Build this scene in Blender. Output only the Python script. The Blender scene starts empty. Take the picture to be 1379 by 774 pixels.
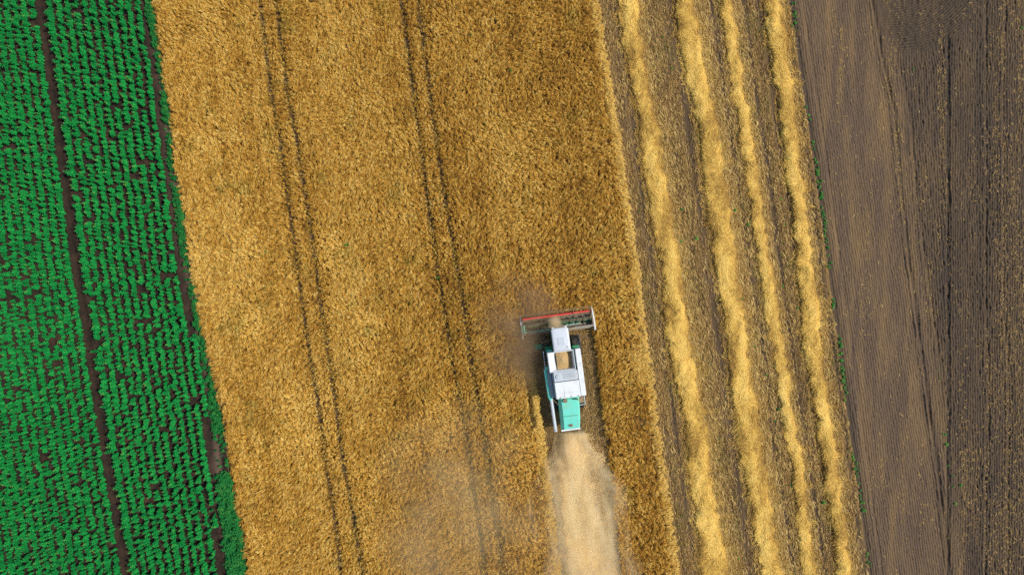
import bpy, bmesh, math, random
import numpy as np
from mathutils import Vector, Matrix, Euler

random.seed(7)
rng = np.random.default_rng(11)
scene = bpy.context.scene
COL = scene.collection
S = 79.0 / 1379.0          # metres per photo pixel on the ground
H = 53.0                   # camera height
R = math.radians


# ------------------------------------------------------------------ helpers
def W(px, py, z=0.0):
    k = S * (1 - z / H)
    return (px - 689.5) * k, (387 - py) * k


def to_px(x, y):
    return x / S + 689.5, 387 - y / S


def curve(pts, slope=0.145):
    ys = np.array([p[0] for p in pts], float)
    xs = np.array([p[1] for p in pts], float)

    def f(py):
        py = np.asarray(py, float)
        r = np.interp(py, ys, xs)
        r = np.where(py < ys[0], xs[0] + (py - ys[0]) * slope, r)
        return np.where(py > ys[-1], xs[-1] + (py - ys[-1]) * slope, r)
    return f


def _hash(ix, iy, seed):
    h = (ix.astype(np.int64) * 374761393 + iy.astype(np.int64) * 668265263 + seed * 974634777) & 0xFFFFFFFF
    h = ((h ^ (h >> 13)) * 1274126177) & 0xFFFFFFFF
    h = ((h ^ (h >> 16)) * 2246822519) & 0xFFFFFFFF
    return ((h ^ (h >> 15)) & 0xFFFFFF) / float(0xFFFFFF)


def noise(x, y, seed=0):
    x = np.asarray(x, float); y = np.asarray(y, float)
    ix = np.floor(x); iy = np.floor(y)
    fx = x - ix; fy = y - iy
    fx = fx * fx * (3 - 2 * fx); fy = fy * fy * (3 - 2 * fy)
    a = _hash(ix, iy, seed); b = _hash(ix + 1, iy, seed)
    c = _hash(ix, iy + 1, seed); d = _hash(ix + 1, iy + 1, seed)
    return (a * (1 - fx) + b * fx) * (1 - fy) + (c * (1 - fx) + d * fx) * fy


def fbm(x, y, seed=0, octv=3):
    t = 0; a = 0.5; n = 0
    for i in range(octv):
        t = t + a * noise(x * 2 ** i, y * 2 ** i, seed + i * 17); n += a; a *= 0.5
    return t / n


def sstep(a, b, x):
    t = np.clip((x - a) / (b - a), 0, 1)
    return t * t * (3 - 2 * t)


def tag(o, label=None, cat=None, group=None, kind=None):
    if label: o['label'] = label
    if cat: o['category'] = cat
    if group: o['group'] = group
    if kind: o['kind'] = kind
    return o


def np_mesh(name, verts, faces, tone=None, green=None, smooth=False):
    """verts (n,3), faces (m,4) numpy -> mesh"""
    me = bpy.data.meshes.new(name)
    verts = np.asarray(verts, np.float32); faces = np.asarray(faces, np.int32)
    me.vertices.add(len(verts)); me.vertices.foreach_set('co', verts.ravel())
    m, k = faces.shape
    me.loops.add(m * k); me.loops.foreach_set('vertex_index', faces.ravel())
    me.polygons.add(m)
    me.polygons.foreach_set('loop_start', np.arange(0, m * k, k, dtype=np.int32))
    if smooth:
        me.polygons.foreach_set('use_smooth', np.ones(m, bool))
    me.update(calc_edges=True)
    for nm, v in (('tone', tone), ('green', green)):
        if v is not None:
            at = me.attributes.new(nm, 'FLOAT', 'POINT')
            at.data.foreach_set('value', np.asarray(v, np.float32))
    me.validate()
    return me


def link(name, me, m=None, parent=None):
    o = bpy.data.objects.new(name, me)
    COL.objects.link(o)
    if m is not None:
        me.materials.clear()
        for q in (m if isinstance(m, (list, tuple)) else [m]):
            me.materials.append(q)
    if parent: o.parent = parent
    return o


# ------------------------------------------------------------------ materials
def new_mat(name):
    m = bpy.data.materials.new(name); m.use_nodes = True
    nt = m.node_tree
    bsdf = nt.nodes['Principled BSDF']
    bsdf.inputs['Specular IOR Level'].default_value = 0.2
    return m, nt, bsdf


def ramp(nt, stops, fac):
    r = nt.nodes.new('ShaderNodeValToRGB')
    e = r.color_ramp.elements
    while len(e) < len(stops): e.new(0.5)
    for el, (p, c) in zip(e, stops):
        el.position = p; el.color = (*c, 1)
    nt.links.new(fac, r.inputs[0])
    return r.outputs[0]


def wnoise(nt, scale, detail=3, stretch=None, rot=0, rough=0.6):
    g = nt.nodes.new('ShaderNodeNewGeometry')
    mp = nt.nodes.new('ShaderNodeMapping')
    mp.inputs['Rotation'].default_value = (0, 0, rot)
    if stretch: mp.inputs['Scale'].default_value = stretch
    nt.links.new(g.outputs['Position'], mp.inputs[0])
    n = nt.nodes.new('ShaderNodeTexNoise')
    n.inputs['Scale'].default_value = scale
    n.inputs['Detail'].default_value = detail
    n.inputs['Roughness'].default_value = rough
    nt.links.new(mp.outputs[0], n.inputs['Vector'])
    return n.outputs[0]


def math_n(nt, op, a, b=None, clamp=False):
    n = nt.nodes.new('ShaderNodeMath'); n.operation = op; n.use_clamp = clamp
    for i, v in enumerate((a, b)):
        if v is None: continue
        if isinstance(v, (int, float)): n.inputs[i].default_value = v
        else: nt.links.new(v, n.inputs[i])
    return n.outputs[0]


def mix_c(nt, fac, a, b, mode='MIX'):
    n = nt.nodes.new('ShaderNodeMix'); n.data_type = 'RGBA'; n.blend_type = mode
    for sock, v in ((n.inputs[0], fac), (n.inputs[6], a), (n.inputs[7], b)):
        if isinstance(v, (int, float)): sock.default_value = v
        elif isinstance(v, tuple): sock.default_value = (*v, 1)
        else: nt.links.new(v, sock)
    return n.outputs[2]


def attr(nt, name, kind='GEOMETRY'):
    n = nt.nodes.new('ShaderNodeAttribute'); n.attribute_name = name; n.attribute_type = kind
    return n.outputs['Fac']


def crop_mat(name, stops, green=None, kind='INSTANCER', rough=0.7, transl=0.0, jitter=0.0):
    m, nt, b = new_mat(name)
    t = attr(nt, 'tone', kind)
    if kind == 'INSTANCER':                 # small variation inside each tuft, from the tuft's own mesh
        t2 = attr(nt, 'shade', 'GEOMETRY')
        t = math_n(nt, 'ADD', t, math_n(nt, 'MULTIPLY', math_n(nt, 'SUBTRACT', t2, 0.5), jitter), True)
    c = ramp(nt, stops, t)
    if green is not None:
        c = mix_c(nt, attr(nt, 'green', kind), c, green)
    nt.links.new(c, b.inputs['Base Color'])
    b.inputs['Roughness'].default_value = rough
    if transl:
        tr = nt.nodes.new('ShaderNodeBsdfTranslucent'); nt.links.new(c, tr.inputs[0])
        mx = nt.nodes.new('ShaderNodeMixShader'); mx.inputs[0].default_value = transl
        nt.links.new(b.outputs[0], mx.inputs[1]); nt.links.new(tr.outputs[0], mx.inputs[2])
        nt.links.new(mx.outputs[0], nt.nodes['Material Output'].inputs[0])
    return m


def paint(name, col, rough=0.4, dust=0.25, dustcol=(0.42, 0.29, 0.15), metal=0.0, scale=1.6):
    m, nt, b = new_mat(name)
    f = wnoise(nt, scale, 5, rough=0.7)
    f = ramp(nt, [(0.48, (0, 0, 0)), (0.75, (dust,) * 3)], f)
    c = mix_c(nt, f, col, dustcol)
    nt.links.new(c, b.inputs['Base Color'])
    b.inputs['Roughness'].default_value = rough
    b.inputs['Metallic'].default_value = metal
    b.inputs['Specular IOR Level'].default_value = 0.35
    return m


def soil_mat(name, dark, light, scale=9.0, tint=None, tint_scale=0.5, tint_stretch=None, rot=0, bump=0.0, use_tone=None):
    m, nt, b = new_mat(name)
    n1 = wnoise(nt, scale, 6, rough=0.75)
    c = ramp(nt, [(0.3, dark), (0.7, light)], n1)
    if tint is not None:
        n2 = wnoise(nt, tint_scale, 5, tint_stretch, rot, 0.65)
        c = mix_c(nt, ramp(nt, [(0.42, (0, 0, 0)), (0.72, (0.85,) * 3)], n2), c, tint)
    if use_tone is not None:
        c = mix_c(nt, attr(nt, 'tone'), c, use_tone)
    nt.links.new(c, b.inputs['Base Color'])
    b.inputs['Roughness'].default_value = 0.95
    b.inputs['Specular IOR Level'].default_value = 0.05
    if bump:
        bp = nt.nodes.new('ShaderNodeBump'); bp.inputs['Strength'].default_value = bump
        bp.inputs['Distance'].default_value = 0.05
        nt.links.new(wnoise(nt, 7, 6, rough=0.8), bp.inputs['Height'])
        nt.links.new(bp.outputs[0], b.inputs['Normal'])
    return m


M_ground = soil_mat('field_soil', (0.075, 0.05, 0.032), (0.15, 0.105, 0.066), 3.0, bump=0.6)
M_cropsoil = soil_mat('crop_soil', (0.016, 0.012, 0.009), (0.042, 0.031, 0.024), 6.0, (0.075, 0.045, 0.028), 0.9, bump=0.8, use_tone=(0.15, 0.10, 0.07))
M_wheatsoil = soil_mat('wheat_soil', (0.12, 0.078, 0.036), (0.28, 0.185, 0.085), 9.0, bump=0.8)
M_stubsoil = soil_mat('stubble_soil', (0.10, 0.064, 0.032), (0.25, 0.160, 0.072), 12.0, (0.36, 0.21, 0.065), 0.55, (3.2, 0.35, 1), R(-8.2), bump=0.8, use_tone=(0.10, 0.066, 0.038))
M_plough = soil_mat('plough_soil', (0.074, 0.050, 0.033), (0.165, 0.112, 0.073), 8.0, (0.23, 0.145, 0.066), 0.42, (2.6, 0.28, 1), R(-4.0), use_tone=(0.058, 0.045, 0.033))
GOLD = [(0.0, (0.27, 0.13, 0.026)), (0.3, (0.55, 0.280, 0.040)), (0.62, (0.80, 0.475, 0.073)), (1.0, (0.93, 0.67, 0.19))]
M_wheat = crop_mat('ripe_wheat', GOLD, (0.20, 0.21, 0.03), transl=0.15, jitter=0.5)
M_stub = crop_mat('stubble_straw', [(0, (0.20, 0.115, 0.04)), (0.5, (0.50, 0.305, 0.085)), (1, (0.86, 0.60, 0.20))], (0.22, 0.27, 0.04), jitter=0.5)
M_straw = crop_mat('dry_straw', [(0, (0.38, 0.21, 0.042)), (0.4, (0.72, 0.435, 0.078)), (1, (0.93, 0.64, 0.16))], kind='GEOMETRY')
M_chaff = crop_mat('pale_chaff', [(0, (0.62, 0.43, 0.19)), (0.35, (0.90, 0.65, 0.29)), (1, (0.97, 0.79, 0.42))], kind='GEOMETRY')
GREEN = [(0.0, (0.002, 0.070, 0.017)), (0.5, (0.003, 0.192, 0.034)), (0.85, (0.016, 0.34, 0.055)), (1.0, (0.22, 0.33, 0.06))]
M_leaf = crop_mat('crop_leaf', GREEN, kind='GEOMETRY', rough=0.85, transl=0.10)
M_weed = crop_mat('weed_leaf', [(0, (0.014, 0.085, 0.014)), (0.5, (0.03, 0.20, 0.024)), (1, (0.15, 0.33, 0.04))], kind='GEOMETRY', rough=0.6, transl=0.2)
M_fringe = crop_mat('fringe_leaf', [(0, (0.004, 0.075, 0.018)), (0.5, (0.006, 0.15, 0.028)), (1, (0.05, 0.24, 0.04))], kind='GEOMETRY', rough=0.8, transl=0.1)
M_white = paint('white_paint', (0.73, 0.75, 0.74), 0.4, 0.42, scale=2.3)
M_roof = paint('cab_roof_paint', (0.58, 0.61, 0.63), 0.35, 0.3)
M_greyp = paint('light_grey_paint', (0.50, 0.54, 0.56), 0.45, 0.35)
M_sidegrey = paint('side_grey_paint', (0.36, 0.41, 0.44), 0.45, 0.4)
M_mint = paint('mint_paint', (0.16, 0.67, 0.51), 0.4, 0.45, (0.36, 0.27, 0.15), scale=2.0)
M_green = paint('green_paint', (0.015, 0.24, 0.09), 0.5, 0.3)
M_augerp = paint('dusty_green', (0.03, 0.13, 0.06), 0.6, 0.95, (0.26, 0.17, 0.09), scale=2.2)
M_red = paint('red_paint', (0.62, 0.055, 0.045), 0.45, 0.5)
M_dirty = paint('dusty_steel', (0.22, 0.155, 0.09), 0.7, 0.7)
M_steel = paint('worn_steel', (0.26, 0.23, 0.18), 0.55, 0.9, metal=0.2)
M_rubber = paint('tyre_rubber', (0.035, 0.033, 0.03), 0.85, 0.55, (0.22, 0.16, 0.10), scale=3)
M_glass, _nt, _b = new_mat('cab_glass')
_b.inputs['Base Color'].default_value = (0.03, 0.05, 0.05, 1); _b.inputs['Roughness'].default_value = 0.06
_b.inputs['Specular IOR Level'].default_value = 0.6
M_black = paint('dark_gap', (0.02, 0.02, 0.02), 0.8, 0.3)
M_grain = soil_mat('wheat_grain', (0.40, 0.26, 0.11), (0.58, 0.39, 0.18), 14.0, bump=0.5)
M_lamp = paint('lamp_lens', (0.75, 0.72, 0.62), 0.15, 0.1)

# ------------------------------------------------------------------ field lines, in photo pixels (row, column)
wheat_l = curve([(0, 201), (65, 211), (100, 217), (160, 226), (205, 228), (250, 238), (300, 246), (344, 248), (400, 262), (435, 266), (500, 283), (580, 300), (624, 305), (680, 314), (700, 320), (774, 329)])
wheat_r = curve([(0, 801), (200, 833), (400, 861), (500, 873), (625, 890), (774, 912)])
swath_l = curve([(445, 701), (560, 721), (640, 731), (700, 738), (774, 748)])
swath_r = curve([(440, 801), (560, 816), (640, 825), (700, 831), (774, 841)])
plough_l = curve([(0, 1063), (200, 1093), (300, 1107), (400, 1120), (540, 1139), (625, 1151), (774, 1170)])
furrow_a = curve([(0, 1175), (85, 1190), (150, 1205), (250, 1213), (350, 1225), (400, 1232), (500, 1245), (569, 1254), (620, 1262), (690, 1270), (774, 1281)], 0.135)
track_mid = curve([(0, 59), (100, 74), (200, 87), (250, 95), (300, 101), (344, 106), (430, 121), (500, 131), (580, 144), (624, 150), (700, 164), (774, 176)], 0.152)
bean_r = curve([(0, 192), (100, 209), (200, 221), (344, 240), (430, 258), (500, 272), (580, 284), (624, 285), (700, 296), (774, 304)], 0.15)
trams = [curve(c) for c in (
    [(0, 348), (60, 355), (130, 363), (200, 377), (300, 390), (400, 405), (500, 419), (600, 433), (700, 449), (774, 457)],
    [(0, 371), (60, 377), (130, 386), (200, 400), (300, 415), (400, 429), (500, 444), (600, 456), (700, 474), (774, 486)],
    [(0, 540), (100, 553), (200, 566), (300, 579), (400, 595), (500, 611), (600, 629), (700, 643), (774, 652)],
    [(0, 562), (100, 575), (200, 589), (280, 600), (400, 622), (500, 636), (600, 652), (700, 667), (774, 676)])]
YT, YB = -190, 970          # fields run on past the top and bottom of the photo

# ------------------------------------------------------------------ the setting
def grid_sheet(name, left, right, mat, z=0.0, step=None, zfun=None, tonefun=None, kind='structure'):
    step = step or 0.5
    rows = int((YB - YT) * S / step) + 1
    py = np.linspace(YT, YB, rows)
    l, r = left(py), right(py)
    cols = max(2, int((r - l).max() * S / step) + 1)
    u = np.linspace(0, 1, cols)
    PX = l[:, None] + (r - l)[:, None] * u[None]
    PY = np.repeat(py[:, None], cols, 1)
    X = (PX - 689.5) * S; Y = (387 - PY) * S
    Z = np.full_like(X, z) if zfun is None else z + zfun(PX, PY, X, Y)
    V = np.stack([X, Y, Z], -1).reshape(-1, 3)
    i = np.arange(rows * cols).reshape(rows, cols)
    F = np.stack([i[:-1, :-1], i[1:, :-1], i[1:, 1:], i[:-1, 1:]], -1).reshape(-1, 4)
    tone = None if tonefun is None else tonefun(PX, PY, X, Y).ravel()
    me = np_mesh(name, V, F, tone, smooth=True)
    o = link(name, me, mat)
    tag(o, kind=kind)
    return o


me = bpy.data.meshes.new('ground')
me.from_pydata([(-1500, -1500, -0.15), (1500, -1500, -0.15), (1500, 1500, -0.15), (-1500, 1500, -0.15)], [], [(0, 1, 2, 3)])
tag(link('ground', me, M_ground), kind='structure')

cst = lambda v: (lambda py: np.full_like(np.asarray(py, float), v))


def lump(PX, PY, X, Y):
    return 0.03 * (fbm(X * 2.5, Y * 2.5, 3, 3) - 0.5)


def lump_bean(PX, PY, X, Y):
    k = (PX - track_mid(PY)) / 11.75
    rid = 0.05 * np.cos(2 * np.pi * k)
    ditch = -0.10 * np.exp(-((PX - bean_r(PY) - 9) / 6.0) ** 2)
    return 0.05 * (fbm(X * 2.5, Y * 2.5, 5, 3) - 0.5) + rid * 0.6 + ditch


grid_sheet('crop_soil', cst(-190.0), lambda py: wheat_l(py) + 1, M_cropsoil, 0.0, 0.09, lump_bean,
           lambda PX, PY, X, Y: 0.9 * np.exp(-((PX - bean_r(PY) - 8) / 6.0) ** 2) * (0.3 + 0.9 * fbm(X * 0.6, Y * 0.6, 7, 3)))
grid_sheet('wheat_soil', lambda py: wheat_l(py) + 1, lambda py: wheat_r(py) - 1, M_wheatsoil, 0.0, 0.12, lump)

stub_tracks = [828, 902, 958, 1001, 1023, 1056]


def track_tone(PX, PY, X, Y):
    q = PX - 0.142 * PY
    t = np.zeros_like(PX)
    for i, c in enumerate(stub_tracks):
        wob = 5 * (fbm(PY * 0.01, PY * 0 + i, 21 + i, 2) - 0.5)
        t = np.maximum(t, np.exp(-((q - c - wob) / (5.0 if i in (1, 4) else 3.0)) ** 2) * (0.55 + 0.6 * noise(PY * 0.03, PY * 0, 60 + i)))
    return t


def stub_z(PX, PY, X, Y):
    q = (PX - 0.142 * PY) * S
    return 0.012 * np.sin(2 * np.pi * q / 0.17) + 0.03 * (fbm(X * 4, Y * 1.5, 9, 3) - 0.5) - 0.04 * track_tone(PX, PY, X, Y)


def stub_tone(PX, PY, X, Y):
    q = (PX - 0.142 * PY) * S
    row = 0.5 - 0.5 * np.sin(2 * np.pi * q / 0.17)
    return np.clip(0.9 * track_tone(PX, PY, X, Y) + 0.45 * row * fbm(X * 3, Y * 0.6, 12, 2) + 1.1 * np.clip(fbm(q * 2.6, PY * 0.012, 13, 3) - 0.5, 0, 1), 0, 1)


grid_sheet('stubble_soil', lambda py: wheat_r(py) - 1, plough_l, M_stubsoil, 0.0, 0.055, stub_z, stub_tone)


def plough_fields(PX, PY, X, Y):
    """ridge pattern: rows along the boundary left of the bent furrow, straight rows right of it, arcs on the headland"""
    fa = furrow_a(PY)
    wob = 1.1 * (fbm(X * 0.8, Y * 0.6, 31, 3) - 0.5) + 0.5 * (fbm(X * 4, Y * 1.5, 32, 2) - 0.5)
    ph_l = (PX - 0.140 * PY) * S / 0.185
    ph_r = PX * S / 0.19
    right = sstep(fa + 2, fa + 34, PX)
    mid = (PX > fa) & (PX < 1277)
    ph_m = (PX - 0.07 * PY) * S / 0.20
    ph = np.where(PX < fa, ph_l, np.where(PX < 1277, ph_m, ph_r))
    cx, cy = 1195.0, -80.0
    rad = np.hypot(PX - cx, (PY - cy))
    head = sstep(162, 150, rad + 14 * (fbm(X * 1.1, Y * 1.1, 33, 2) - 0.5)) * (PX > fa + 4) * sstep(1312, 1300, PX)
    ph_h = rad * S / 0.20
    rid = np.sin(2 * np.pi * (ph + wob)) * (1 - head) + np.sin(2 * np.pi * (ph_h + wob)) * head * 1.2
    return rid, head, right


def plough_z(PX, PY, X, Y):
    rid, head, right = plough_fields(PX, PY, X, Y)
    amp = 0.016 + 0.016 * fbm(X * 0.8, Y * 0.25, 35, 3) + 0.010 * right
    z = rid * amp
    z += 0.15 * (fbm(X * 5, Y * 3.2, 36, 4) - 0.5) * (0.5 + 0.7 * right)
    z += 0.05 * np.clip(fbm(X * 9, Y * 8, 37, 2) - 0.55, 0, 1) * 2
    fa = furrow_a(PY)
    def dip(c, w, d, ridge, sd):
        n = 0.6 + 0.8 * noise(Y * 0.7, Y * 0, sd)
        return (-0.68 * d * np.exp(-((PX - c) / w) ** 2) + ridge * np.exp(-((PX - c + 4.2) / 2.2) ** 2)) * n
    z += dip(fa, 2.6, 0.15, 0.10, 41)
    z += dip(1277 + 1.2 * (noise(Y * 0.3, Y * 0, 5) - 0.5), 2.6, 0.20, 0.05, 42) * sstep(40, 55, PY)
    z += dip(fa + 22 + 6 * (PY / 774.0 - 0.5), 2.4, 0.10, 0.04, 43) * (1 - head) * sstep(60, 75, PY) * sstep(1272, 1262, fa + 22)
    z += dip(plough_l(PY) + 3, 3.4, 0.12, 0.04, 44)
    z += dip(plough_l(PY) + 18, 2.2, 0.07, 0.03, 45)
    z += dip(cst(1329)(PY) + 5 * (noise(Y * 0.12, Y * 0, 8) - 0.5), 3, 0.12, 0.05, 46)
    z += dip(cst(1356)(PY) + 8 * (noise(Y * 0.12, Y * 0, 9) - 0.5), 3, 0.12, 0.05, 47)
    return z


def plough_tone(PX, PY, X, Y):
    rid, head, right = plough_fields(PX, PY, X, Y)
    fa = furrow_a(PY)
    t = 0.62 * right * (0.55 + 0.7 * fbm(X * 0.8, Y * 0.15, 51, 3))
    t += 0.5 * head * fbm(X * 0.5, Y * 0.5, 53, 2)
    t += 0.55 * np.exp(-((PX - fa) / 3.0) ** 2) + 0.9 * np.exp(-((PX - 1277) / 2.2) ** 2) * (PY > 45)
    t += 0.7 * np.exp(-((PX - plough_l(PY) - 3) / 4.0) ** 2)
    t -= 0.3 * np.clip(rid, -1, 1) * right
    return np.clip(t, 0, 0.95)


grid_sheet('ploughed_field', plough_l, cst(1640.0), M_plough, 0.0, 0.05, plough_z, plough_tone)


# ------------------------------------------------------------------ scattering (only for the uncountable stuff)
def scatter(name, pos, rot, scl, tone, green, protos, mat):
    """one object: a cloud of points that carries tufts"""
    n = len(pos)
    me = bpy.data.meshes.new(name)
    me.vertices.add(n); me.vertices.foreach_set('co', np.asarray(pos, np.float32).ravel())
    for nm, typ, key, arr in (('rot', 'FLOAT_VECTOR', 'vector', rot), ('scl', 'FLOAT_VECTOR', 'vector', scl),
                              ('tone', 'FLOAT', 'value', tone), ('green', 'FLOAT', 'value', green)):
        a = me.attributes.new(nm, typ, 'POINT'); a.data.foreach_set(key, np.asarray(arr, np.float32).ravel())
    a = me.attributes.new('pick', 'INT', 'POINT')
    a.data.foreach_set('value', rng.integers(0, len(protos), n).astype(np.int32))
    o = link(name, me, mat)
    ng = bpy.data.node_groups.new(name, 'GeometryNodeTree')
    ng.interface.new_socket('Geometry', in_out='INPUT', socket_type='NodeSocketGeometry')
    ng.interface.new_socket('Geometry', in_out='OUTPUT', socket_type='NodeSocketGeometry')
    N, Lk = ng.nodes, ng.links
    gi = N.new('NodeGroupInput'); go = N.new('NodeGroupOutput')
    iop = N.new('GeometryNodeInstanceOnPoints')
    g2i = N.new('GeometryNodeGeometryToInstance')
    # geometry-to-instance keeps the order of the multi-input socket reversed; order is irrelevant here
    for p in protos:
        oi = N.new('GeometryNodeObjectInfo'); oi.inputs['Object'].default_value = p
        oi.inputs['As Instance'].default_value = False
        Lk.new(oi.outputs['Geometry'], g2i.inputs[0])
    def na(nm, typ):
        a = N.new('GeometryNodeInputNamedAttribute'); a.data_type = typ; a.inputs['Name'].default_value = nm
        return a.outputs[0]
    Lk.new(gi.outputs[0], iop.inputs['Points'])
    Lk.new(g2i.outputs[0], iop.inputs['Instance'])
    iop.inputs['Pick Instance'].default_value = True
    Lk.new(na('pick', 'INT'), iop.inputs['Instance Index'])
    e2r = N.new('FunctionNodeEulerToRotation')
    Lk.new(na('rot', 'FLOAT_VECTOR'), e2r.inputs[0]); Lk.new(e2r.outputs[0], iop.inputs['Rotation'])
    Lk.new(na('scl', 'FLOAT_VECTOR'), iop.inputs['Scale'])
    Lk.new(iop.outputs[0], go.inputs[0])
    md = o.modifiers.new('tufts', 'NODES'); md.node_group = ng
    return o


class Strips:
    """collects thin bent blades as quads"""
    def __init__(s): s.v = []; s.f = []; s.t = []
    def blade(s, pts, w0, w1, side, t):
        n = len(pts); b = len(s.v)
        for i, p in enumerate(pts):
            w = w0 + (w1 - w0) * i / (n - 1)
            s.v.append(p - side * w * 0.5); s.v.append(p + side * w * 0.5); s.t += [t, t]
        for i in range(n - 1):
            s.f.append((b + 2 * i, b + 2 * i + 1, b + 2 * i + 3, b + 2 * i + 2))
    def mesh(s, name, attrn='shade'):
        me = bpy.data.meshes.new(name)
        me.from_pydata([tuple(p) for p in s.v], [], s.f)
        a = me.attributes.new(attrn, 'FLOAT', 'POINT'); a.data.foreach_set('value', np.array(s.t, np.float32))
        return me


def proto(me, mat):
    me.materials.append(mat)
    return bpy.data.objects.new(me.name, me)       # never linked to the scene on its own


def wheat_tuft(i, n=8, h=0.62, lean=0.14, spread=0.055):
    r = random.Random(100 + i); st = Strips()
    for k in range(n):
        a = r.uniform(0, 2 * math.pi); q = spread * math.sqrt(r.random())
        base = Vector((q * math.cos(a), q * math.sin(a) * 0.45, 0))
        hh = h * r.uniform(0.78, 1.08)
        ln = lean * r.uniform(0.4, 1.35)
        dy = r.gauss(0, 0.025)
        p1 = base + Vector((ln * 0.15, dy * 0.3, hh * 0.5))
        p2 = base + Vector((ln * 0.60, dy, hh * 0.93))
        p3 = p2 + Vector((ln * 0.33 + 0.03, dy * 0.5, 0.02))
        p4 = p3 + Vector((0.075, r.gauss(0, 0.02), -0.05 + r.uniform(-0.03, 0.03)))
        side = Vector((r.uniform(-0.35, 0.35), 1, 0)).normalized()
        st.blade([base, p1, p2, p3], 0.010, 0.010, side, r.uniform(0.1, 0.5))
        sh = r.uniform(0.5, 1.0)
        st.blade([p3 - Vector((0.02, 0, 0)), p3 + (p4 - p3) * 0.5, p4], 0.026, 0.014, side, sh)       # ear
        st.blade([p3 - Vector((0.02, 0, 0)), p3 + (p4 - p3) * 0.5, p4], 0.026, 0.014, Vector((0.2, 0.2, 1)).normalized(), sh * 0.9)
        st.blade([p3, p4 + (p4 - p3) * 0.7], 0.016, 0.004, side, 0.8)                                  # awns
        if k % 2 == 0:                                                                                  # dry leaf
            b2 = base + (p1 - base) * r.uniform(0.7, 1.0)
            da = r.uniform(-1.3, 1.3); d = Vector((math.cos(da), math.sin(da), 0))
            st.blade([b2, b2 + d * 0.11 + Vector((0, 0, 0.10)), b2 + d * 0.24 + Vector((0, 0, 0.03))], 0.018, 0.006,
                     Vector((-d.y, d.x, 0)), r.uniform(0.2, 0.7))
    return proto(st.mesh('wheat_tuft'), M_wheat)


wt = [wheat_tuft(i) for i in range(8)]


def jgrid(x0, x1, y0, y1, d):
    nx = int((x1 - x0) / d); ny = int((y1 - y0) / d)
    gx, gy = np.meshgrid(np.arange(nx) * d + x0, np.arange(ny) * d + y0)
    gx = gx.ravel() + rng.uniform(-0.5, 0.5, gx.size) * d * 0.95
    gy = gy.ravel() + rng.uniform(-0.5, 0.5, gy.size) * d * 0.95
    return gx, gy


Y0, Y1 = (387 - YB) * S, (387 - YT) * S
zw = 0.72
gx, gy = jgrid(-31, 17, Y0, Y1, 0.106)
kz = 1 - zw / H
PX, PY = gx / (S * kz) + 689.5, 387 - gy / (S * kz)     # where the top of a straw here shows
PXs = PX
edge_n = 3 * (fbm(gx * 0.6, gy * 1.3, 71, 3) - 0.5)
ok = (PX > wheat_l(PY) + 3 + edge_n * 1.2) & (PX < wheat_r(PY) - 3 + edge_n * 0.5)
cut = (PX > swath_l(PY) + edge_n * 0.3) & (PX < swath_r(PY) + edge_n * 0.3) & (PY > 426 - 0.09 * (PX - 699))
ok &= ~cut
tr = np.zeros(len(gx)); trn = np.zeros(len(gx))
for i, c in enumerate(trams):
    wob = 1.6 * (fbm(gy * 0.3, gy * 0 + i // 2, 80 + i // 2, 2) - 0.5)
    fade = np.ones_like(PY) if i < 2 else (1 - (0.25, 0.45)[i - 2] * sstep(280, 380, PY))
    tr = np.maximum(tr, np.exp(-((PX - c(PY) - wob) / 3.3) ** 6) * fade * (0.80 + 0.35 * noise(gy * 1.5, gy * 0, 88 + i)))
    trn = np.maximum(trn, np.exp(-((PX - c(PY) - wob) / 10.0) ** 4))
ok &= rng.random(len(gx)) > tr * 0.84
# faint sowing lines and thin spots
q = (PX - 0.148 * PY)
thin = 0.30 * (noise(q * 0.085, PY * 0.004, 91) > 0.72) + 0.45 * sstep(0.66, 0.80, fbm(gx * 1.6, gy * 1.3, 92, 2)) + 0.08
ok &= rng.random(len(gx)) > thin * (0.35 + 0.6 * sstep(420, 900, PX))
gx, gy, PX, PY, tr, trn = gx[ok], gy[ok], PX[ok], PY[ok], tr[ok], trn[ok]
n = len(gx)
xr = sstep(250, 800, PX)
ang = -np.pi / 2 + 0.14 + 5.0 * (fbm(gx * 0.35, gy * 0.35, 93, 3) - 0.5) + rng.normal(0, 0.55, n)
ang = np.where(rng.random(n) < 0.25, ang + np.pi, ang)
# the crop leans out over the edge of the standing strip
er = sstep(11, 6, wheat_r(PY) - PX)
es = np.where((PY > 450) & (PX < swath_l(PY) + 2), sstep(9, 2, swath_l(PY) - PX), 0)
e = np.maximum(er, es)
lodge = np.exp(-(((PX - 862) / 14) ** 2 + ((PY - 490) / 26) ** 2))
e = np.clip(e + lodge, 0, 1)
ang = np.where(rng.random(n) < e, rng.normal(0.25, 0.35, n), ang)
tilt = np.abs(rng.normal(0.06, 0.13, n)) + 0.42 * e + 0.15 * sstep(0.55, 0.75, fbm(gx * 0.8, gy * 0.8, 95, 2))
tone = 0.62 + 0.30 * (noise((PX - 0.148 * PY) * 0.22, PY * 0.006, 99) - 0.5) - 0.15 * xr + 0.42 * (fbm(gx * 1.7, gy * 1.2, 96, 3) - 0.5) + 0.35 * (fbm(gx * 0.25, gy * 0.12, 97, 3) - 0.5) + rng.normal(0, 0.22, n)
tone += 0.55 * e  # sunlight on the leaning edge is put into the straw tone
tilt *= 1 - 0.8 * trn
grn = 0.45 * sstep(0.66, 0.80, fbm(gx * 0.9, gy * 0.9, 98, 3)) * rng.random(n) + 0.35 * (tr > 0.05) * rng.random(n)
sc = rng.uniform(0.85, 1.15, n)
scl = np.stack([sc * (1 - 0.5 * trn), sc, sc * rng.uniform(0.8, 1.08, n)], -1)
rot = np.stack([rng.normal(0, 0.1, n), tilt, ang], -1)
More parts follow.
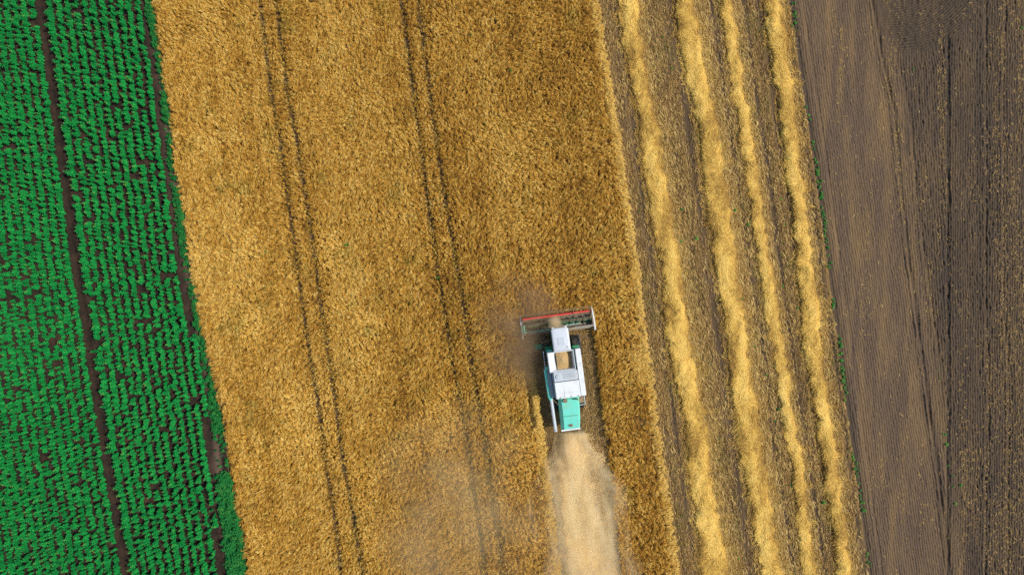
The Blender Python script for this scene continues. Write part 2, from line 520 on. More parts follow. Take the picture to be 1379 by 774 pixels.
pos = np.stack([gx, gy, np.full(n, -0.01)], -1)
ex = np.repeat(np.where(e > 0.4)[0], 3)                  # extra straw along the edge, tinted paler still for sunlight
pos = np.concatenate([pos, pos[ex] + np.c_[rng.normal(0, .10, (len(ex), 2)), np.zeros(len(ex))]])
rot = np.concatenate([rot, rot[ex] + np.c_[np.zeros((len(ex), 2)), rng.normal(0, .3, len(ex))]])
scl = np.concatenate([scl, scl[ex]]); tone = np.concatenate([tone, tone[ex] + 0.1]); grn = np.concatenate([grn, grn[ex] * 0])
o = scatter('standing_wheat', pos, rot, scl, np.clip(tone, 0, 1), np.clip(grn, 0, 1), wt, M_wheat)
tag(o, 'ripe golden wheat still standing in the wide middle field', 'wheat', kind='stuff')

# ---- stubble
def stubble_tuft(i):
    r = random.Random(300 + i); st = Strips()
    for k in range(7):
        b = Vector((r.uniform(-0.02, 0.02), r.uniform(-0.09, 0.09), 0))
        d = Vector((r.gauss(0, 0.035), r.gauss(0, 0.045), r.uniform(0.10, 0.19)))
        st.blade([b, b + d], 0.020, 0.016, Vector((r.uniform(-0.6, 0.6), 1, 0)).normalized(), r.random())
    for k in range(2):                                   # straws lying between the rows
        a = r.gauss(math.pi / 2, 0.28); d = Vector((math.cos(a), math.sin(a), 0)) * r.uniform(0.10, 0.22)
        b = Vector((r.uniform(-0.07, 0.07), r.uniform(-0.1, 0.1), r.uniform(0.02, 0.05)))
        st.blade([b - d * 0.5, b + d * 0.5 + Vector((0, 0, 0.01))], 0.024, 0.016, Vector((-d.y, d.x, 0)).normalized(), r.uniform(0.5, 1))
    return proto(st.mesh('stubble_tuft'), M_stub)


stp = [stubble_tuft(i) for i in range(6)]


def stubble(name, x0, x1, test, label, rowsp=0.17, thin=0.25):
    a = math.atan(0.142)
    rowsN = int((x1 - x0 + 14) / rowsp); per = int((Y1 - Y0) / 0.16)
    k, j = np.meshgrid(np.arange(rowsN), np.arange(per))
    y = Y0 + j.ravel() * 0.16 + rng.uniform(-0.07, 0.07, k.size)
    x = x0 - 7 + k.ravel() * rowsp - 0.142 * y + rng.normal(0, 0.015, k.size)   # rows slant like the field edge
    px, py = to_px(x, y)
    ok = test(px, py)
    dens = 0.5 * fbm(x * 0.9, y * 0.35, 110, 3) + 0.5 * fbm((x + 0.142 * y) * 2.8, y * 0.12, 113, 3)
    ok &= rng.random(k.size) > thin + 0.45 * sstep(0.5, 0.7, dens) + 0.75 * track_tone(px, py, x, y)
    x, y = x[ok], y[ok]; n = len(x); px, py = px[ok], py[ok]
    tone = 0.36 + 0.5 * (fbm(x * 1.5, y * 0.35, 111, 3) - 0.5) + 0.9 * (fbm((x + 0.142 * y) * 3.2, y * 0.15, 114, 2) - 0.5) + rng.normal(0, 0.2, n)
    grn = 0.8 * sstep(0.52, 0.72, fbm(x * 0.8, y * 0.5, 112, 3)) * rng.random(n)
    s = rng.uniform(0.8, 1.2, n)
    o = scatter(name, np.stack([x, y, np.full(n, 0.0)], -1), np.stack([rng.normal(0, .08, n), rng.normal(0, .08, n), rng.normal(a, 0.12, n)], -1),
                np.stack([s, s, s], -1), np.clip(tone, 0, 1), np.clip(grn, 0, 1), stp, M_stub)
    return tag(o, label, 'stubble', kind='stuff')


stubble('cut_stubble', 7, 28, lambda px, py: (px > wheat_r(py) + 2) & (px < plough_l(py) - 2),
        'rows of short cut stubble between the straw windrows')
stubble('swath_stubble', 0, 10, lambda px, py: (px > swath_l(py) + 1) & (px < swath_r(py) - 1) & (py > 432 - 0.09 * (px - 699)),
        'fresh stubble in the lane cut behind the harvester', thin=0.05)

def row_straw(i):
    r = random.Random(600 + i); st = Strips()
    for k in range(4):
        a = math.pi / 2 + r.gauss(0, 0.22); d = Vector((math.cos(a), math.sin(a), r.uniform(-0.08, 0.08))) * r.uniform(0.10, 0.30)
        b = Vector((r.uniform(-0.07, 0.07), r.uniform(-0.2, 0.2), r.uniform(0.02, 0.08)))
        st.blade([b - d * 0.5, b + d * 0.5], 0.020, 0.013, Vector((-d.y, d.x, 0)).normalized(), r.random())
    return proto(st.mesh('row_straw'), M_stub)


rsp = [row_straw(i) for i in range(6)]
# ---- straw bits on the ploughed soil
def straw_bit(i):
    r = random.Random(500 + i); st = Strips()
    for k in range(3):
        a = r.uniform(0, math.pi); d = Vector((math.cos(a), math.sin(a), r.uniform(-0.1, 0.1))) * r.uniform(0.05, 0.13)
        b = Vector((r.uniform(-0.2, 0.2), r.uniform(-0.2, 0.2), r.uniform(0.02, 0.06)))
        st.blade([b - d * 0.5, b + d * 0.5], 0.022, 0.014, Vector((-d.y, d.x, 0)).normalized(), r.random())
    return proto(st.mesh('straw_bit'), M_stub)


sb = [straw_bit(i) for i in range(5)]
x = rng.uniform(20, 54, 70000); y = rng.uniform(Y0, Y1, x.size)
px, py = to_px(x, y)
dens = fbm(x * 1.3, y * 0.13, 120, 3) + 0.24 * sstep(1290, 1375, px) - 0.07 * (px < furrow_a(py)) - 0.05
ok = (px > plough_l(py) + 6) & (rng.random(x.size) < 0.08 + 1.6 * np.clip(dens - 0.48, 0, 1) * 2)
x, y = x[ok], y[ok]; n = len(x); px, py = to_px(x, y)
s = rng.uniform(0.6, 1.2, n)
o = scatter('loose_straw', np.stack([x, y, plough_z(px, py, x, y) + 0.0], -1),
            np.stack([rng.normal(0, .1, n), rng.normal(0, .1, n), rng.normal(0.05, 0.7, n)], -1), np.stack([s * 0.6] * 3, -1),
            np.clip(rng.normal(0.34, 0.2, n), 0, 1), np.zeros(n), rsp, M_stub)
tag(o, 'bits of loose straw strewn over the brown ploughed soil', 'straw', kind='stuff')

wrc = [curve(c) for c in ([(0, 857), (200, 891), (400, 921), (560, 950), (774, 980)], [(0, 932), (200, 971), (400, 998), (560, 1024), (774, 1055)],
                          [(0, 984), (200, 1014), (400, 1043), (560, 1066), (774, 1098)], [(0, 1049), (200, 1075), (400, 1100), (560, 1119), (774, 1145)])]
x = rng.uniform(3, 30, 130000); y = rng.uniform(Y0, Y1, x.size)
px, py = to_px(x, y)
near = np.zeros(x.size)
for c, wdt in zip(wrc, (16, 26, 12, 7)): near = np.maximum(near, np.exp(-(np.maximum(px - c(py), 0) / wdt) ** 2) * (px > c(py) - 8))
dens = 0.22 + 0.75 * near * (0.4 + fbm(x * 0.8, y * 0.5, 140, 3)) + 0.7 * (fbm(x * 1.4, y * 0.4, 141, 3) - 0.5)
dens *= 1 - 0.8 * np.clip(track_tone(px, py, x, y), 0, 1)
ok = (px > wheat_r(py) + 3) & (px < plough_l(py) - 1) & (rng.random(x.size) < dens)
x, y = x[ok], y[ok]; n = len(x)
s = rng.uniform(0.7, 1.25, n)
o = scatter('straw_litter', np.stack([x, y, np.full(n, 0.03)], -1), np.stack([rng.normal(0, .15, n), rng.normal(0, .15, n), rng.normal(0.14, 0.2, n)], -1),
            np.stack([s, s, s], -1), np.clip(rng.normal(0.40, 0.2, n) + 0.15 * near[ok], 0, 1), np.zeros(n), rsp, M_stub)
tag(o, 'scattered golden straw lying over the cut stubble', 'straw', kind='stuff')

# ------------------------------------------------------------------ straw windrows, each one a thing
def windrow(name, lc, rc, height, mat, label, seed, y0=YT, y1=YB, group='straw windrows', dens=420, blade=(0.15, 0.46)):
    rg = np.random.default_rng(seed)
    rows = int((y1 - y0) * S / 0.11); cols = 25
    py = np.linspace(y0, y1, rows)
    l, r = lc(py), rc(py)
    yy = (387 - py) * S
    l = l + 5.5 * (fbm(yy * 1.2, yy * 0, seed, 3) - 0.5) + 7 * (noise(yy * 2.1, yy * 0, seed + 1) - 0.5)
    r = r + 5.5 * (fbm(yy * 1.2, yy * 0, seed + 2, 3) - 0.5) + 7 * (noise(yy * 2.1, yy * 0, seed + 3) - 0.5)
    u = np.linspace(0, 1, cols)
    PXg = l[:, None] + (r - l)[:, None] * u[None]
    X = (PXg - 689.5) * S; Y = np.repeat(yy[:, None], cols, 1)
    prof = np.sin(np.pi * u ** 0.8)[None] ** 0.6
    hn = 0.30 + 1.0 * fbm(X * 1.3, Y * 1.0, seed + 5, 3)
    Z = height * prof * hn + 0.13 * (fbm(X * 3.2, Y * 2.6, seed + 6, 3) - 0.5) * prof + np.where(prof < 0.02, -0.05, 0.01)
    i = np.arange(rows * cols).reshape(rows, cols)
    V = np.stack([X, Y, Z], -1).reshape(-1, 3)
    F = np.stack([i[:-1, :-1], i[1:, :-1], i[1:, 1:], i[:-1, 1:]], -1).reshape(-1, 4)
    # patchy colour: weathered, thin and fresh straw
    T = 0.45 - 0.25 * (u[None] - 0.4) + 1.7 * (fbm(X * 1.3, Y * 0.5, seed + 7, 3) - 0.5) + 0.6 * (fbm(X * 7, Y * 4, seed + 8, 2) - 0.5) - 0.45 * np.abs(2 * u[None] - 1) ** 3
    # straws lying on the mound
    n = int((y1 - y0) * S * np.mean(r - l) * S * dens)
    ri = rg.integers(0, rows, n)
    uu = np.where(rg.random(n) < 0.82, rg.normal(0.5, 0.30, n), 1.0 + np.abs(rg.normal(0, 0.22, n)))
    uu = np.clip(uu, -0.15, 1.75)
    ci = np.clip((uu * (cols - 1)).astype(int), 0, cols - 1)
    bx = (l[ri] + (r - l)[ri] * uu - 689.5) * S + rg.normal(0, .03, n); by = yy[ri] + rg.uniform(-.06, .06, n)
    bz = np.maximum(Z[ri, ci], 0.03) + rg.uniform(0.0, 0.05, n)
    an = np.pi / 2 + 2.4 * (fbm(bx * 1.0, by * 1.0, seed + 9, 2) - 0.5) * 2 + rg.normal(0, 0.55, n)
    L = rg.uniform(*blade, n) * 0.5; wd = rg.uniform(0.008, 0.014, n)
    dx, dy = np.cos(an) * L, np.sin(an) * L; dz = rg.normal(0, 0.12, n) * L
    sx, sy = -np.sin(an) * wd, np.cos(an) * wd
    q = np.stack([np.stack([bx - dx - sx, by - dy - sy, bz - dz], -1), np.stack([bx + dx - sx * .6, by + dy - sy * .6, bz + dz], -1),
                  np.stack([bx + dx + sx * .6, by + dy + sy * .6, bz + dz], -1), np.stack([bx - dx + sx, by - dy + sy, bz - dz], -1)], 1).reshape(-1, 3)
    tq = np.repeat(np.clip(T[ri, ci] + rg.normal(0.06, 0.28, n), 0, 1), 4)
    base = len(V)
    fq = (np.arange(n * 4).reshape(n, 4) + base)
    me = np_mesh(name, np.concatenate([V, q]), np.concatenate([F, fq]), np.concatenate([np.clip(T.ravel(), 0, 1), tq]))
    o = link(name, me, mat)
    return tag(o, label, 'straw windrow', group)


wr = [
    ([(0, 834), (60, 838), (120, 851), (175, 861), (200, 863), (300, 877), (350, 889), (400, 892), (500, 905), (560, 920), (650, 930), (774, 945)],
     [(0, 857), (60, 864), (120, 873), (175, 887), (200, 891), (300, 905), (350, 915), (400, 921), (500, 936), (560, 950), (650, 959), (774, 980)]),
    ([(0, 908), (60, 915), (120, 928), (165, 940), (200, 944), (300, 954), (400, 969), (500, 981), (560, 989), (625, 998), (700, 1012), (774, 1025)],
     [(0, 932), (60, 941), (120, 953), (165, 965), (200, 971), (300, 985), (400, 998), (500, 1010), (560, 1024), (625, 1030), (700, 1041), (774, 1055)]),
    ([(0, 969), (60, 975), (120, 984), (200, 997), (280, 1010), (350, 1020), (400, 1026), (500, 1044), (560, 1050), (625, 1066), (700, 1073), (774, 1082)],
     [(0, 984), (60, 994), (120, 1003), (200, 1014), (280, 1025), (350, 1034), (400, 1043), (500, 1060), (560, 1066), (625, 1082), (700, 1088), (774, 1098)]),
    ([(0, 1027), (60, 1034), (120, 1044), (200, 1054), (300, 1068), (400, 1076), (480, 1083), (560, 1098), (625, 1108), (700, 1119), (774, 1127)],
     [(0, 1049), (60, 1058), (120, 1067), (200, 1075), (300, 1087), (400, 1100), (480, 1106), (560, 1119), (625, 1127), (700, 1136), (774, 1145)])]
wl = ['broad ragged straw windrow nearest the standing wheat', 'widest golden straw windrow, second from the standing wheat',
      'narrowest straw windrow, third from the standing wheat', 'straw windrow lying beside the ploughed field']
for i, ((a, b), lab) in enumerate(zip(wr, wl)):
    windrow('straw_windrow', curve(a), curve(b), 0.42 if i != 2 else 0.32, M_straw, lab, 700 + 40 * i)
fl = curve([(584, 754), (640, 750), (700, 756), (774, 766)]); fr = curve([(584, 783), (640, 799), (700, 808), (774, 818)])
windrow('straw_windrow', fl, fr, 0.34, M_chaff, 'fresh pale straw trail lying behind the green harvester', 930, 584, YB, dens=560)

# ------------------------------------------------------------------ green crop
def leaf_into(V, F, T, base, az, ln, wid, up, droop, t, fold=0.25):
    d = Vector((math.cos(az), math.sin(az), 0)); s = Vector((-d.y, d.x, 0))
    b = len(V)
    prof = [(0.0, 0.10), (0.30, 0.85), (0.62, 1.0), (1.0, 0.06)]
    for k, (u, w) in enumerate(prof):
        p = base + d * (ln * u) + Vector((0, 0, up * u - droop * u * u))
        V.append(p + s * (wid * 0.5 * w) - Vector((0, 0, fold * wid * w * 0.5)))
        V.append(p)
        V.append(p - s * (wid * 0.5 * w) - Vector((0, 0, fold * wid * w * 0.5)))
        T.extend([t - 0.03, t + 0.04, t - 0.03])
    for k in range(3):
        a = b + 3 * k
        F.append((a, a + 1, a + 4, a + 3)); F.append((a + 1, a + 2, a + 5, a + 4))


def plant_mesh(i, h=0.85, rad=0.32, leaves=20, name='crop_plant', mat=None, tip=True, t0=0.45, low=0.18):
    r = random.Random(900 + i)
    V, F, T = [], [], []
    # stem: a slim four-sided taper
    for z, w in ((0, 0.014), (h, 0.008)):
        for a in range(4):
            V.append(Vector((w * math.cos(a * math.pi / 2), w * math.sin(a * math.pi / 2), z))); T.append(0.35)
    for a in range(4):
        F.append((a, (a + 1) % 4, 4 + (a + 1) % 4, 4 + a))
    for k in range(leaves):
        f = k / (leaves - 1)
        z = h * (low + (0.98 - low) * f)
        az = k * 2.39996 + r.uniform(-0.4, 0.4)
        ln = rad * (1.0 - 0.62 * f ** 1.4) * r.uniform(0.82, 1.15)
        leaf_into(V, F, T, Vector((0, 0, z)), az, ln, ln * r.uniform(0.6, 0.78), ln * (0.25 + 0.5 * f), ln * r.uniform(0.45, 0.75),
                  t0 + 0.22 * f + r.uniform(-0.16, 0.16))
    if tip:
        for k in range(4):
            az = k * 1.57 + r.random()
            leaf_into(V, F, T, Vector((0, 0, h)), az, 0.06, 0.035, 0.07, 0.02, r.choice([0.8, 0.9, 0.98]))
    me = bpy.data.meshes.new(name)
    me.from_pydata([tuple(v) for v in V], [], F)
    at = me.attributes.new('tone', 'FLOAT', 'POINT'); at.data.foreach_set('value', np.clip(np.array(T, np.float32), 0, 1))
    me.materials.append(mat or M_leaf)
    return me


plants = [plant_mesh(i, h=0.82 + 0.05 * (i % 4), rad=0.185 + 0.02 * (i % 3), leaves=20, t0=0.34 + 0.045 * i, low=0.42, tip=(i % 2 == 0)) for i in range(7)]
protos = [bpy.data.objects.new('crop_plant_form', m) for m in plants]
rows_pos, near_pos = [], []
zc = 0.55
for k in range(-24, 13):
    if k == 0: continue
    y = Y1
    gap = 0
    while y > Y0:
        y -= random.uniform(0.15, 0.235)
        py = 387 - y / S
        if gap > 0:
            gap -= 1; continue
        if random.random() < 0.022: gap = random.choice([1, 1, 1, 1, 2, 2, 3])
        pxr = float(track_mid(py)) + k * 11.75 + random.gauss(0, 0.4)
        if k > 0 and pxr > float(bean_r(py)) + 9 - 11 * float(noise(np.array(py * 0.03), np.array(k * 3.1), 77)) - 3 * random.random(): continue
        # the track is measured on the soil, so rows are set out on the soil too
        x = (pxr - 689.5) * S
        vis = -15 < py < 789
        big = random.uniform(0.74, 1.12) * (1.15 if k == 1 else 1.0)
        own = vis and (k == 1 or (k == -1 and py < 215))
        (near_pos if own else rows_pos).append((x, y, big, k))
P = np.array([p[:3] for p in rows_pos]); n = len(P)
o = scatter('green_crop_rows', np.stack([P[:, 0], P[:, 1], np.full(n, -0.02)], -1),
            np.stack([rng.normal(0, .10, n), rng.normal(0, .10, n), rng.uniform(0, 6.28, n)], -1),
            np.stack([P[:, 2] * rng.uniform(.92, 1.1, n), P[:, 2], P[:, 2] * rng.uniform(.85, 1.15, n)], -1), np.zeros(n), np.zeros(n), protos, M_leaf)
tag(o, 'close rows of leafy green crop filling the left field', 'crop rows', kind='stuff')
proto_objs = {}
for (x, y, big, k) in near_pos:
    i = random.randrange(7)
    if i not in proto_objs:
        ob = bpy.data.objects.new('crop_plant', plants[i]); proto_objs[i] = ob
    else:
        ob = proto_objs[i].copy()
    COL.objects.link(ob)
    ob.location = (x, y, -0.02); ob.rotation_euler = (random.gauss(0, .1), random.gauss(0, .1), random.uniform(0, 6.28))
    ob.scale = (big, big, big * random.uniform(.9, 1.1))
    tag(ob, 'leafy green crop plant in the row just right of the bare dirt strip' if k > 0 else 'leafy green crop plant left of the bare dirt strip, near the top of the picture', 'crop plant', 'crop plants along the bare strip')

# weeds and grass along the ditch between the green crop and the wheat: one green mass
wm = [plant_mesh(40 + i, h=0.22 + 0.08 * (i % 3), rad=0.17 + 0.03 * (i % 3), leaves=10, name='weed', mat=M_weed, tip=False, t0=0.22 + 0.12 * i) for i in range(5)]
wp = [bpy.data.objects.new('weed_form', plant_mesh(60 + i, h=0.30 + 0.12 * (i % 3), rad=0.15 + 0.05 * (i % 3), leaves=11, name='ditch_weed', mat=M_fringe, tip=False, t0=0.2 + 0.14 * i)) for i in range(5)]
pts = []
for _ in range(9000):
    py = random.uniform(YT, YB)
    l, r = float(bean_r(py)), float(wheat_l(py))
    thick = 0.9 if py > 640 else 0.62
    if py < 60: thick = 0.8
    f = random.random() ** (0.75 if py < 640 else 0.85)
    cl = float(fbm(np.array(py * 0.035), np.array(f * 1.6), 131, 3))
    if random.random() > thick * (0.12 + 3.2 * max(0, cl - (0.40 if py < 640 else 0.25))): continue
    pxr = l + 3 + (r - l - 1) * (f if py > 60 else f)
    pts.append((*W(pxr, py, 0.2), random.uniform(0.5, 1.25) * (1.35 if py > 640 else 0.95)))
P = np.array(pts); n = len(P)
o = scatter('ditch_weeds', np.stack([P[:, 0], P[:, 1], np.full(n, -0.03)], -1),
            np.stack([rng.normal(0, .15, n), rng.normal(0, .15, n), rng.uniform(0, 6.28, n)], -1),
            np.stack([P[:, 2]] * 3, -1), np.zeros(n), np.zeros(n), wp, M_weed)
tag(o, 'low green weeds growing in the ditch beside the wheat', 'weeds', kind='stuff')

weed_objs = {}
def weed(px, py, size, label, group):
    i = random.randrange(5)
    if i not in weed_objs:
        ob = bpy.data.objects.new('weed', wm[i]); weed_objs[i] = ob
    else:
        ob = weed_objs[i].copy()
    COL.objects.link(ob)
    x, y = W(px, py, 0.1)
    ob.location = (x, y, 0.0); ob.rotation_euler = (0, 0, random.uniform(0, 6.28)); size *= 0.75; ob.scale = (size, size, size * 0.9)
    tag(ob, label, 'weed', group)


edge_line = curve([(0, 1068), (43, 1072), (150, 1088), (210, 1098), (300, 1111), (350, 1116), (400, 1121.5), (450, 1130), (540, 1140), (625, 1152), (680, 1161), (774, 1171)])
spans = [(0, 8, 3), (14, 44, 14), (140, 165, 3), (188, 205, 3), (214, 346, 62), (352, 361, 5), (402, 414, 6), (445, 470, 10), (475, 541, 38), (608, 642, 16), (648, 705, 15), (740, 765, 8)]
for a, b, c in spans:
    for _ in range(c):
        py = random.uniform(a, b)
        weed(float(edge_line(py)) + random.gauss(0, 1.5), py, random.uniform(0.5, 1.0), 'small green weed in the thin green line edging the ploughed field', 'weeds edging the ploughed field')
gap_label = {0: 'small green weed in the stubble between the wheat and first windrow', 1: 'small green weed in the stubble between the first and second windrows',
             2: 'small green weed in the stubble between the second and third windrows', 3: 'small green weed in the stubble between the third and fourth windrows'}
for px, py, sz, gp in [(893, 50, .7, 1), (949, 28, .8, 2), (905, 92, .8, 1), (882, 54, .6, 1), (918, 282, 1.3, 1), (938, 321, 1.5, 1), (917, 325, 1.2, 1), (861, 284, .9, 0),
                       (992, 181, .8, 2), (990, 283, 1.0, 2), (1008, 302, 1.3, 2), (1005, 335, .8, 2), (971, 197, 1.1, 2), (977, 213, .9, 2), (1052, 268, .9, 3), (1057, 302, .7, 3),
                       (1045, 352, .7, 3), (1054, 385, 1.1, 3), (1074, 415, .8, 3), (1048, 551, 1.0, 2), (1044, 567, .8, 2), (1048, 588, .9, 2), (1066, 653, 1.4, 2), (1109, 676, 1.2, 3),
                       (995, 752, .9, 1), (1000, 402, .9, 2), (1001, 447, .8, 2), (1016, 466, .8, 2), (1032, 505, .8, 2), (975, 640, .8, 1), (965, 665, .7, 1), (1090, 634, .8, 3), (1055, 327, 0.8, 3)]:
    weed(px, py, sz, gap_label[gp], 'weeds among the stubble')
for px, py, sz in [(1274, 585, 1.0), (1275, 598, 1.2), (1270, 584, .7), (1283, 640, .9), (1294, 653, .9), (1284, 655, .7), (1287, 678, .9), (1277, 627, .7), (1266, 510, .7), (1264, 498, .6), (1377, 37, 1.0), (1231, 93, .6)]:
    weed(px, py, sz, 'small green weed alone on the dark ploughed soil', 'weeds on the ploughed soil')
for px, py, sz in [(799, 368, 1.0), (357, 338, 1.2), (352, 344, .9), (573, 455, 1.1), (584, 475, 1.0), (466, 330, 1), (598, 344, .9), (589, 374, .9), (688, 95, 1.0), (617, 8, 1.1), (635, 46, .9)]:
    x, y = W(px, py, 0.7)
    i = random.randrange(5)
    ob = (weed_objs[i] if i in weed_objs else list(weed_objs.values())[0]).copy(); COL.objects.link(ob)
    ob.location = (x, y, 0.0); ob.scale = (sz * 0.8, sz * 0.8, 2.7); ob.rotation_euler = (0, 0, random.uniform(0, 6))
    tag(ob, 'tall green weed poking out of the standing golden wheat', 'weed', 'weeds in the standing wheat')

# ------------------------------------------------------------------ combine harvester
def add_box(bm, c, size, rot=None, taper=None, bev=0.0):
    r = bmesh.ops.create_cube(bm, size=1.0)
    vs = r['verts']
    for v in vs:
        tx = 1.0
        if taper and v.co.z > 0: v.co.x *= taper[0]; v.co.y *= taper[1]
        v.co.x *= size[0]; v.co.y *= size[1]; v.co.z *= size[2]
    if rot: bmesh.ops.rotate(bm, verts=vs, cent=(0, 0, 0), matrix=Euler(rot).to_matrix())
    bmesh.ops.translate(bm, verts=vs, vec=c)
    if bev:
        es = list({e for v in vs for e in v.link_edges})
        bmesh.ops.bevel(bm, geom=es, offset=bev, segments=2, affect='EDGES', profile=0.5)


def add_prism(bm, poly, axis, a, b, bev=0.0):
    """extrude a polygon (list of 2-tuples) along an axis from a to b"""
    def mk(p, t):
        return {'x': (t, p[0], p[1]), 'y': (p[0], t, p[1]), 'z': (p[0], p[1], t)}[axis]
    A = [bm.verts.new(mk(p, a)) for p in poly]; B = [bm.verts.new(mk(p, b)) for p in poly]
    n = len(poly)
    fs = [bm.faces.new(A), bm.faces.new(B[::-1])]
    for i in range(n):
        fs.append(bm.faces.new((A[(i + 1) % n], A[i], B[i], B[(i + 1) % n])))
    if bev:
        es = list({e for f in fs for e in f.edges})
        bmesh.ops.bevel(bm, geom=es, offset=bev, segments=2, affect='EDGES', profile=0.5)


def add_cyl(bm, p0, p1, r0, r1=None, seg=16, caps=True):
    p0, p1 = Vector(p0), Vector(p1); d = p1 - p0
    r1 = r0 if r1 is None else r1
    r = bmesh.ops.create_cone(bm, cap_ends=caps, segments=seg, radius1=r0, radius2=r1, depth=d.length)
    q = Vector((0, 0, 1)).rotation_difference(d.normalized())
    bmesh.ops.rotate(bm, verts=r['verts'], cent=(0, 0, 0), matrix=q.to_matrix())
    bmesh.ops.translate(bm, verts=r['verts'], vec=(p0 + p1) / 2)


def add_tube(bm, pts, r, seg=8):
    for a, b in zip(pts[:-1], pts[1:]): add_cyl(bm, a, b, r, r, seg)


def part(name, build, m, parent, smooth=False):
    bm = bmesh.new(); build(bm)
    bmesh.ops.recalc_face_normals(bm, faces=bm.faces)
    me = bpy.data.meshes.new(name); bm.to_mesh(me); bm.free()
    if smooth:
        for p in me.polygons: p.use_smooth = True
        me.set_sharp_from_angle(angle=R(40))
    return link(name, me, m, parent)


ox, oy = W(756, 468, 0.5)
hv = bpy.data.objects.new('combine_harvester', None); COL.objects.link(hv)
hv.location = (ox, oy, 0); hv.rotation_euler = (0, 0, R(7.6))
tag(hv, 'white and mint green combine harvester cutting the golden wheat', 'combine harvester')

# lower body
part('body', lambda bm: (add_prism(bm, [(-0.04, 0.75), (-0.04, 1.9), (-3.4, 2.25), (-3.4, 1.15), (-2.6, 0.85)], 'x', -0.98, 0.98, 0.03),
                         add_box(bm, (0, -0.1, 0.72), (2.2, 0.3, 0.28)), add_box(bm, (0, -4.15, 0.72), (1.9, 0.2, 0.2))), M_mint, hv)
# platform in front of the tank, left and right of the cab
part('platform', lambda bm: (add_box(bm, (-1.0, 0.16, 1.95), (0.62, 0.42, 0.05)), add_box(bm, (0.98, 0.1, 1.97), (0.5, 0.16, 0.05))), M_green, hv)
part('toolbox', lambda bm: add_box(bm, (-1.02, 0.02, 2.16), (0.36, 0.26, 0.34), bev=0.02), M_mint, hv)

# cab
cab = part('cab', lambda bm: (add_box(bm, (-0.13, 0.83, 1.72), (1.22, 1.5, 0.6), bev=0.04),
                              *[add_box(bm, (x, y, 2.6), (0.06, 0.06, 1.2)) for x in (-0.71, 0.45) for y in (0.13, 1.52)]), M_green, hv)
part('window', lambda bm: add_box(bm, (-0.13, 1.53, 2.6), (1.06, 0.03, 1.16)), M_glass, cab)
part('window', lambda bm: add_box(bm, (-0.72, 0.83, 2.6), (0.03, 1.28, 1.16)), M_glass, cab)
part('window', lambda bm: add_box(bm, (0.46, 0.83, 2.6), (0.03, 1.28, 1.16)), M_glass, cab)
part('window', lambda bm: add_box(bm, (-0.13, 0.12, 2.6), (1.06, 0.03, 1.16)), M_glass, cab)


def rrect(x0, x1, y0, y1, rf, rb, n=6):
    pts = []
    for cx, cy, r, a0 in ((x1 - rf, y1 - rf, rf, 0), (x0 + rf, y1 - rf, rf, 90), (x0 + rb, y0 + rb, rb, 180), (x1 - rb, y0 + rb, rb, 270)):
        for i in range(n + 1):
            a = R(a0 + 90 * i / n); pts.append((cx + r * math.cos(a), cy + r * math.sin(a)))
    return pts


def roof(bm):
    lay = [(3.18, 0.03), (3.22, 0.0), (3.36, 0.0), (3.42, 0.05), (3.44, 0.14)]
    rings = []
    for z, ins in lay:
        rings.append([bm.verts.new((x, y, z)) for x, y in rrect(-0.76 + ins, 0.50 - ins, 0.02 + ins, 1.72 - ins, 0.2, 0.05)])
    for a, b in zip(rings[:-1], rings[1:]):
        n = len(a)
        for i in range(n): bm.faces.new((a[i], a[(i + 1) % n], b[(i + 1) % n], b[i]))
    bm.faces.new(rings[-1]); bm.faces.new(rings[0][::-1])


part('cab_roof', roof, M_roof, cab, True)
part('beacon', lambda bm: (add_cyl(bm, (0.3, 0.3, 3.42), (0.3, 0.3, 3.5), 0.05)), M_greyp, cab, True)
for x in (-0.6, 0.34):
    part('headlight', lambda bm: add_box(bm, (x, 1.74, 3.12), (0.18, 0.10, 0.12), bev=0.02), M_lamp, cab)
for sx in (-1, 1):
    part('mirror', lambda bm: (add_tube(bm, [(-0.13 + sx * 0.6, 1.5, 2.9), (-0.13 + sx * 1.0, 1.62, 2.9)], 0.015),
                               add_box(bm, (-0.13 + sx * 1.02, 1.62, 2.75), (0.2, 0.05, 0.38), bev=0.015)), M_black, cab)

# grain tank, open on top, sloping inner walls
def tank(bm):
    x0, x1, y0, y1 = -1.2, 0.66, -1.42, -0.02
    zt, zb = 3.12, 2.3
    t = 0.04
    def ring(ix0, ix1, iy0, iy1, z): return [bm.verts.new(p) for p in ((ix0, iy0, z), (ix1, iy0, z), (ix1, iy1, z), (ix0, iy1, z))]
    A = ring(x0, x1, y0, y1, 1.9); B = ring(x0, x1, y0, y1, zt); C = ring(x0 + t, x1 - t, y0 + t, y1 - t, zt)
    D = ring(x0 + 0.66, x1 - 0.16, y0 + 0.12, y1 - 0.08, zb)
    for p, q in ((A, B), (B, C), (C, D)):
        for i in range(4): bm.faces.new((p[i], p[(i + 1) % 4], q[(i + 1) % 4], q[i]))
    bm.faces.new(D); bm.faces.new(A[::-1])
tk = part('grain_tank', tank, M_white, hv)
part('rim', lambda bm: (add_box(bm, (-0.27, -0.005, 3.145), (1.9, 0.05, 0.05)), add_box(bm, (-0.27, -1.435, 3.145), (1.9, 0.04, 0.05)),
                        add_box(bm, (-1.205, -0.72, 3.145), (0.05, 1.36, 0.05)), add_box(bm, (0.665, -0.72, 3.145), (0.05, 1.36, 0.05))), M_greyp, tk)
part('left_panel', lambda bm: (add_box(bm, (-1.225, -0.72, 2.55), (0.03, 1.38, 1.05)), add_box(bm, (-1.245, -0.72, 2.4), (0.03, 0.05, 0.9))), M_greyp, hv)
